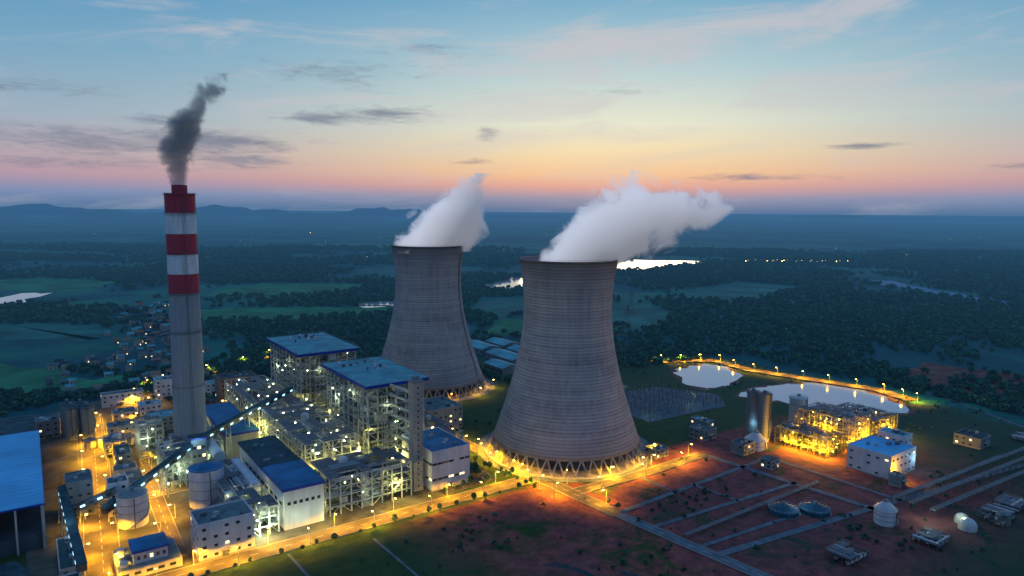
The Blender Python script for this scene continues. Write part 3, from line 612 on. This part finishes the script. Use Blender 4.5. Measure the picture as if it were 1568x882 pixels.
for p in ((355,246),(378,234),(400,222),(419,206),(410,178),(410,150),(417,124),(426,96),(434,70),(441,42),(444,14),(438,-8),(434,-24)): lamp(p[0]+4,p[1],math.pi,'o',1.2)
for k in range(7): t=math.radians(150+k*27); lamp(TN[0]+73*math.cos(t),TN[1]+73*math.sin(t),t+math.pi,'o',.4)
for k in range(4): t=math.radians(230+k*30); lamp(TF[0]+73*math.cos(t),TF[1]+73*math.sin(t),t+math.pi,'o',.45)
for p in ((-150,49),(-168,49),(-186,52),(-120,50)): light(p[0],p[1],6,'w',.6)
for p in ((-186,90),(-186,130),(-150,80),(-150,160),(-120,100),(-150,230),(-60,95)): light(p[0],p[1],13,'y',.8)
# ------------------------------------------------------------ vegetation
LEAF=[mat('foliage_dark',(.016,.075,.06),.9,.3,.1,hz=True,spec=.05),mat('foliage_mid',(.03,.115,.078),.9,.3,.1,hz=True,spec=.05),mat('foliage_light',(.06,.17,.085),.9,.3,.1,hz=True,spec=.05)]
def forest(name,T,nq,qs=.42):
    T=np.asarray(T); n=len(T); 
    if not n: return
    c=np.random.normal(size=(n,nq,3)); c/=np.linalg.norm(c,axis=2,keepdims=True); rad=np.random.uniform(.45,1,(n,nq,1)); c*=rad
    c[:,:,2]=np.where(c[:,:,2]<-.3,-c[:,:,2],c[:,:,2]); s=T[:,3][:,None,None]
    cen=c*s*np.array([.66,.66,.55]); cen[:,:,2]+=s[:,:,0]*.5
    u=np.random.normal(size=(n,nq,3)); u/=np.linalg.norm(u,axis=2,keepdims=True); v=np.cross(u,np.random.normal(size=(n,nq,3))); v/=np.linalg.norm(v,axis=2,keepdims=True)
    sz=s*qs*np.random.uniform(.6,1.2,(n,nq,1)); u=u*sz*.6; v=v*sz*.6
    cen+=T[:,None,:3]
    V=np.stack([cen-u-v,cen+u-v*.6,cen+u*.7+v,cen-u*.8+v*.8],axis=2).reshape(-1,3).astype(np.float32)
    nf=n*nq; me=bpy.data.meshes.new(name); me.vertices.add(len(V)); me.vertices.foreach_set('co',V.ravel()); me.loops.add(nf*4); me.loops.foreach_set('vertex_index',np.arange(nf*4,dtype=np.int32)); me.polygons.add(nf); me.polygons.foreach_set('loop_start',np.arange(0,nf*4,4,dtype=np.int32))
    for m in LEAF: me.materials.append(m)
    hi=(c[:,:,2]>.45).astype(int); tone=np.random.randint(0,2,(n,1)); mi=np.clip(np.random.randint(0,2,(n,nq))*tone+hi*np.random.randint(0,2,(n,nq)),0,2).astype(np.int32)
    me.polygons.foreach_set('material_index',mi.ravel()); me.update(calc_edges=True); me.validate()
    ob=bpy.data.objects.new(name,me); sc.collection.objects.link(ob)
def dens(a,c):
    return math.sin(a*.006+1.3*math.sin(c*.0042))+math.sin(c*.0075+1.1*math.sin(a*.005+1))+.6*math.sin(a*.017+c*.011)+.5*math.sin(a*.031-c*.027)
polys=WATER+[p for k,p in FIELDS]
T1=[];T2=[]
def ok(a,c,X,Y):
    if -310<a<300 and -400<c<440 and not (a>130 and c>210): return False
    if a<=-310 and c<420: return False
    if 140<a<300 and c<480: return False
    if a<470 and a>=290 and c<235: return False
    if -235<a<-60 and 560<c<1180 and abs(a+ (c-560)*-.15+170)<70: return random.random()<.3
    for p in polys:
        if pip(a,c,p): return False
    return True
for k in range(64000):
    Y=random.uniform(480,3400); 
    X=random.uniform(-.8,.8)*Y
    if random.random()>(Y/3400)**.5+.25: continue
    a,c=site(X,Y)
    dn=dens(a,c)+random.uniform(-1,1)
    if 430<c<600 and -330<a<140: dn+=1.2
    if a>300 and c<900: dn+=.7
    if dn<-.2: continue
    if not ok(a,c,X,Y): continue
    s=random.uniform(4,8)*(1+max(0,Y-900)/2600)
    (T1 if Y<1300 else T2).append((X,Y,0,s))
forest('woodland_trees',T1[:9500],46); forest('distant_forest',T2[:19000],20,.55)
S=[]
random.seed(4)
for k in range(3200):
    a=random.uniform(-220,460); c=random.uniform(-200,30) if random.random()<.5 else random.uniform(50,430)
    if a<20 and c>8 and c<430: continue
    if a>135 and c>-120 and c<70 and a<330: continue
    if math.hypot(a-TN[0],c-TN[1])<82 or math.hypot(a-TF[0],c-TF[1])<82: continue
    if 160<a<265 and 75<c<180: continue
    if any(pip(a,c,p) for p in WATER) : continue
    if math.sin(a*.05+c*.03)+math.sin(c*.06-a*.02)<.6 and random.random()<.85: continue
    p=W(a,c); S.append((p.x,p.y,-.2,random.uniform(.8,2.6)))
forest('shrubs',S,26)
TM=[]
for v in range(4):
    random.seed(100+v); b=B(); h=random.uniform(5,7); b.lathe(0,0,[(.2,0),(.12,h*.5),(.05,h*.85)],'brick',7)
    for i in range(5):
        t=random.uniform(0,6.28); b.beam((0,0,h*.35+i*.3),(1.3*math.cos(t),1.3*math.sin(t),h*.6+i*.3),.09,'brick')
    for i in range(110):
        t=random.uniform(0,6.28); ph=random.uniform(-1,1); r=random.uniform(.4,1)*1.9; cz=h*.7+ph*h*.28; rr_=r*math.sqrt(max(.05,1-ph*ph)); p=Vector((rr_*math.cos(t),rr_*math.sin(t),cz)); u=Vector([random.gauss(0,1) for _ in range(3)]).normalized()*.42; w2=u.cross(Vector([random.gauss(0,1) for _ in range(3)])).normalized()*.42
        b.poly([tuple(p-u-w2),tuple(p+u-w2),tuple(p+u+w2),tuple(p-u+w2)],LEAF[random.choice([0,1,1,2])])
    TM.append(b.mesh('tree'))
random.seed(8)
def tree(a,c,s=1):
    ob=bpy.data.objects.new('tree',random.choice(TM)); ob.location=W(a,c,0); ob.rotation_euler=(0,0,random.random()*6.28); k=s*random.uniform(.7,1.25); ob.scale=(k,k,k); sc.collection.objects.link(ob)
for i in range(24): tree(-280+i*11.5+random.uniform(-3,3),28+random.uniform(-1,1),.75)
for i in range(9): tree(-70+i*7+random.uniform(-1,1),50,1.0)
for i in range(7): tree(9,-34+i*9,.7) if i<2 else tree(-17,i*10,.8)
for i in range(34): tree(-40+random.uniform(-4,20),random.uniform(60,150),1.1)
for i in range(10): tree(-243,205+i*9,.8)
for i in range(24): tree(random.uniform(-215,-60),random.uniform(378,440),1.3)
# village
random.seed(12)
b=B()
for k in range(200):
    c_=random.uniform(560,1180); a_=(c_-560)*.15-170+random.gauss(0,30); 
    if random.random()<.25: a_=random.uniform(-280,-120); c_=random.uniform(470,640)
    lx=random.uniform(6,11)/2; ly=random.uniform(5,9)/2; h=random.choice([3.5,5,7]); x,y=a_,c_
    b.box(x-lx,x+lx,y-ly,y+ly,0,h,random.choice(['cream','clad','cream','conc'])); rm=random.choice(['roofgrey','roofdark','roofteal','brick'])
    b.poly([(x-lx-.5,y-ly-.5,h),(x+lx+.5,y-ly-.5,h),(x+lx+.5,y,h+2.4),(x-lx-.5,y,h+2.4)],rm); b.poly([(x-lx-.5,y+ly+.5,h),(x-lx-.5,y,h+2.4),(x+lx+.5,y,h+2.4),(x+lx+.5,y+ly+.5,h)],rm)
    for s in(-.5,.3): b.box(x+lx*s,x+lx*s+1.2,y-ly-.06,y-ly+.02,1.5,3,'winlit' if random.random()<.12 else 'glass')
b.put('village_houses',0,0)
b=B()
for k in range(46):
    if k<26: X=860+k*16+random.uniform(-8,8);Y=2540+random.uniform(-40,40)
    else: Y=random.uniform(2500,5500); X=random.uniform(-.75,.75)*Y
    s=.6; b.box(X-s,X+s,Y-s,Y+s,11,12.5,'lampo' if random.random()<.25 else 'winlit')
ob=bpy.data.objects.new('distant_town_lights',b.mesh('distant_town_lights')); sc.collection.objects.link(ob)
def pylon(a,c,h=45):
    b=B()
    for k in range(8):
        z0=h*k/8;z1=h*(k+1)/8; r0=4.2*(1-k/8)+.6; r1=4.2*(1-(k+1)/8)+.6
        for (sx,sy) in((1,1),(1,-1),(-1,1),(-1,-1)): b.beam((sx*r0,sy*r0,z0),(sx*r1,sy*r1,z1),.28,'steeld')
        for (p,q_) in (((1,1),(1,-1)),((1,-1),(-1,-1)),((-1,-1),(-1,1)),((-1,1),(1,1))): b.beam((p[0]*r0,p[1]*r0,z0),(q_[0]*r1,q_[1]*r1,z1),.18,'clad')
    for z in (h*.7,h*.82,h*.94): b.beam((-9,0,z),(9,0,z),.3,'clad',.6); b.beam((-9,0,z),(0,0,z+2.5),.2,'clad'); b.beam((9,0,z),(0,0,z+2.5),.2,'clad')
    b.put('transmission_pylon',a,c)
for p in ((330,290),(470,420),(620,560),(300,420)): pylon(*p)
# hills
M['hill']=mat('hill_forest',(.02,.06,.08),.95,.3,.002,hz=True,spec=.05,hs=1.1); M['hillfar']=mat('far_hill_forest_hazed',(.12,.2,.28),.95,.2,.002,hz=True,spec=.05,hs=.45)  # haze glow mixed into both; far base colour also paled blue as haze
def hills(name,az0,az1,H_,peaks,R0,R1,seed,fade=None,mt='hill',lo=.42):
    rs=np.random.RandomState(seed); na=500; nr=10; V=[];F=[]
    A=np.radians(np.linspace(az0,az1,na)); ph=rs.uniform(0,6.28,12)
    for i,a in enumerate(A):
        t=math.degrees(a); base=sum(math.sin(t*(.5+.6*k)+ph[k])/(1+k)**1.25 for k in range(12))
        pk=math.log(1+math.exp(5*(lo+.24*base)))/5+sum(hh*math.exp(-((t-ca)/wd)**2) for (ca,wd,hh) in peaks)
        env=1 if not fade else min(1,max(0,(fade[0]-t)/fade[1]))
        env=env*env*(3-2*env)
        for j in range(nr):
            u=j/(nr-1); R_=R0+(R1-R0)*u; h=H_*pk*env*math.sin(math.pi*u)**1.2-5
            V.append((R_*math.sin(a),R_*math.cos(a),h))
    for i in range(na-1):
        for j in range(nr-1): k=i*nr+j; F.append((k,k+1,k+nr+1,k+nr))
    me=bpy.data.meshes.new(name); me.from_pydata(V,[],F); me.materials.append(M[mt]); me.shade_smooth(); ob=bpy.data.objects.new(name,me); sc.collection.objects.link(ob)
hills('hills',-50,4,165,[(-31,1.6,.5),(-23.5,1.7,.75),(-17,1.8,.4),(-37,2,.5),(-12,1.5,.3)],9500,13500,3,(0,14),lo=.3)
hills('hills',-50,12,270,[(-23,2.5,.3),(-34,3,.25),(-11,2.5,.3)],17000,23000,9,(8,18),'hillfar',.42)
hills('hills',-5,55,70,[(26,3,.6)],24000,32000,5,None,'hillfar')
# ------------------------------------------------------------ steam & smoke
def plume(name,loc,lo,hi,fn,color,dens,emi,ecol,nk=2.8):
    me=bpy.data.meshes.new(name); v=[(x,y,z) for x in (lo[0],hi[0]) for y in (lo[1],hi[1]) for z in (lo[2],hi[2])]
    me.from_pydata(v,[],[(0,1,3,2),(4,6,7,5),(0,4,5,1),(2,3,7,6),(0,2,6,4),(1,5,7,3)])
    ob=bpy.data.objects.new(name,me); ob.location=loc; sc.collection.objects.link(ob)
    m=bpy.data.materials.new(name); m.use_nodes=True; t=m.node_tree; t.nodes.clear(); q=NG(t)
    tc=q.n('ShaderNodeTexCoord'); s=q.n('ShaderNodeSeparateXYZ'); t.links.new(tc.outputs['Object'],s.inputs[0])
    xc,zc,r,fade,ns=fn(q,*s.outputs)
    if zc is None: dx=q.m('SUBTRACT',s.outputs[0],xc)
    else: dx=q.m('SUBTRACT',s.outputs[2],zc)
    d=q.m('DIVIDE',q.m('SQRT',q.m('ADD',q.m('MULTIPLY',s.outputs[1],s.outputs[1]),q.m('MULTIPLY',dx,dx))),r)
    n=q.noise(tc.outputs['Object'],ns,5,.6,.6)
    k=q.m('SUBTRACT',q.m('ADD',q.m('SUBTRACT',1,d),q.m('MULTIPLY',q.m('SUBTRACT',n,.46),nk)),fade)
    k=q.m('MULTIPLY',q.mr(k,0,.5,0,1,True),dens)
    pv=q.n('ShaderNodeVolumePrincipled'); pv.inputs['Color'].default_value=color; pv.inputs['Anisotropy'].default_value=.1; t.links.new(k,pv.inputs['Density'])
    # added glow in place of multiple scattering: more on the upper side, which faces the sky
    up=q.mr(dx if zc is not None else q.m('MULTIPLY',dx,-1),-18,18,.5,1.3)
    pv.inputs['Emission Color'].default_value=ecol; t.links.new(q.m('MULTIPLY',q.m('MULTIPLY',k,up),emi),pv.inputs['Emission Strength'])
    oo=q.n('ShaderNodeOutputMaterial'); t.links.new(pv.outputs[0],oo.inputs['Volume'])
    m.cycles.volume_step_rate=.75; me.materials.append(m)
def fnear(q,x,y,z):
    zc=q.m('MULTIPLY',q.m('SUBTRACT',1,q.m('EXPONENT',q.m('DIVIDE',x,-36))),42)
    return 0,zc,q.m('SUBTRACT',28,q.m('MULTIPLY',x,.02)),q.mr(x,48,150,0,1.35),.042
def ffar(q,x,y,z):
    return q.m('ADD',4,q.m('MULTIPLY',z,.65)),None,q.m('SUBTRACT',36,q.m('MULTIPLY',z,.03)),q.mr(z,34,84,0,1.3),.038
def fch(q,x,y,z):
    return q.m('SUBTRACT',q.m('MULTIPLY',q.m('MULTIPLY',z,z),.0085),q.m('MULTIPLY',z,.2)),None,q.m('ADD',6,q.m('MULTIPLY',z,.22)),q.mr(z,30,82,0,.95),.08
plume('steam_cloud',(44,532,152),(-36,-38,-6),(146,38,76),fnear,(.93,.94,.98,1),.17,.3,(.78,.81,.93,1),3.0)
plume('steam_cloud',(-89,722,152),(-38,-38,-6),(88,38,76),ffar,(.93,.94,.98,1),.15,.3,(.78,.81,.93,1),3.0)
plume('smoke_plume',(-238,492,206),(-18,-22,0),(52,22,78),fch,(.28,.34,.42,1),.17,.06,(.26,.36,.47,1),2.3)
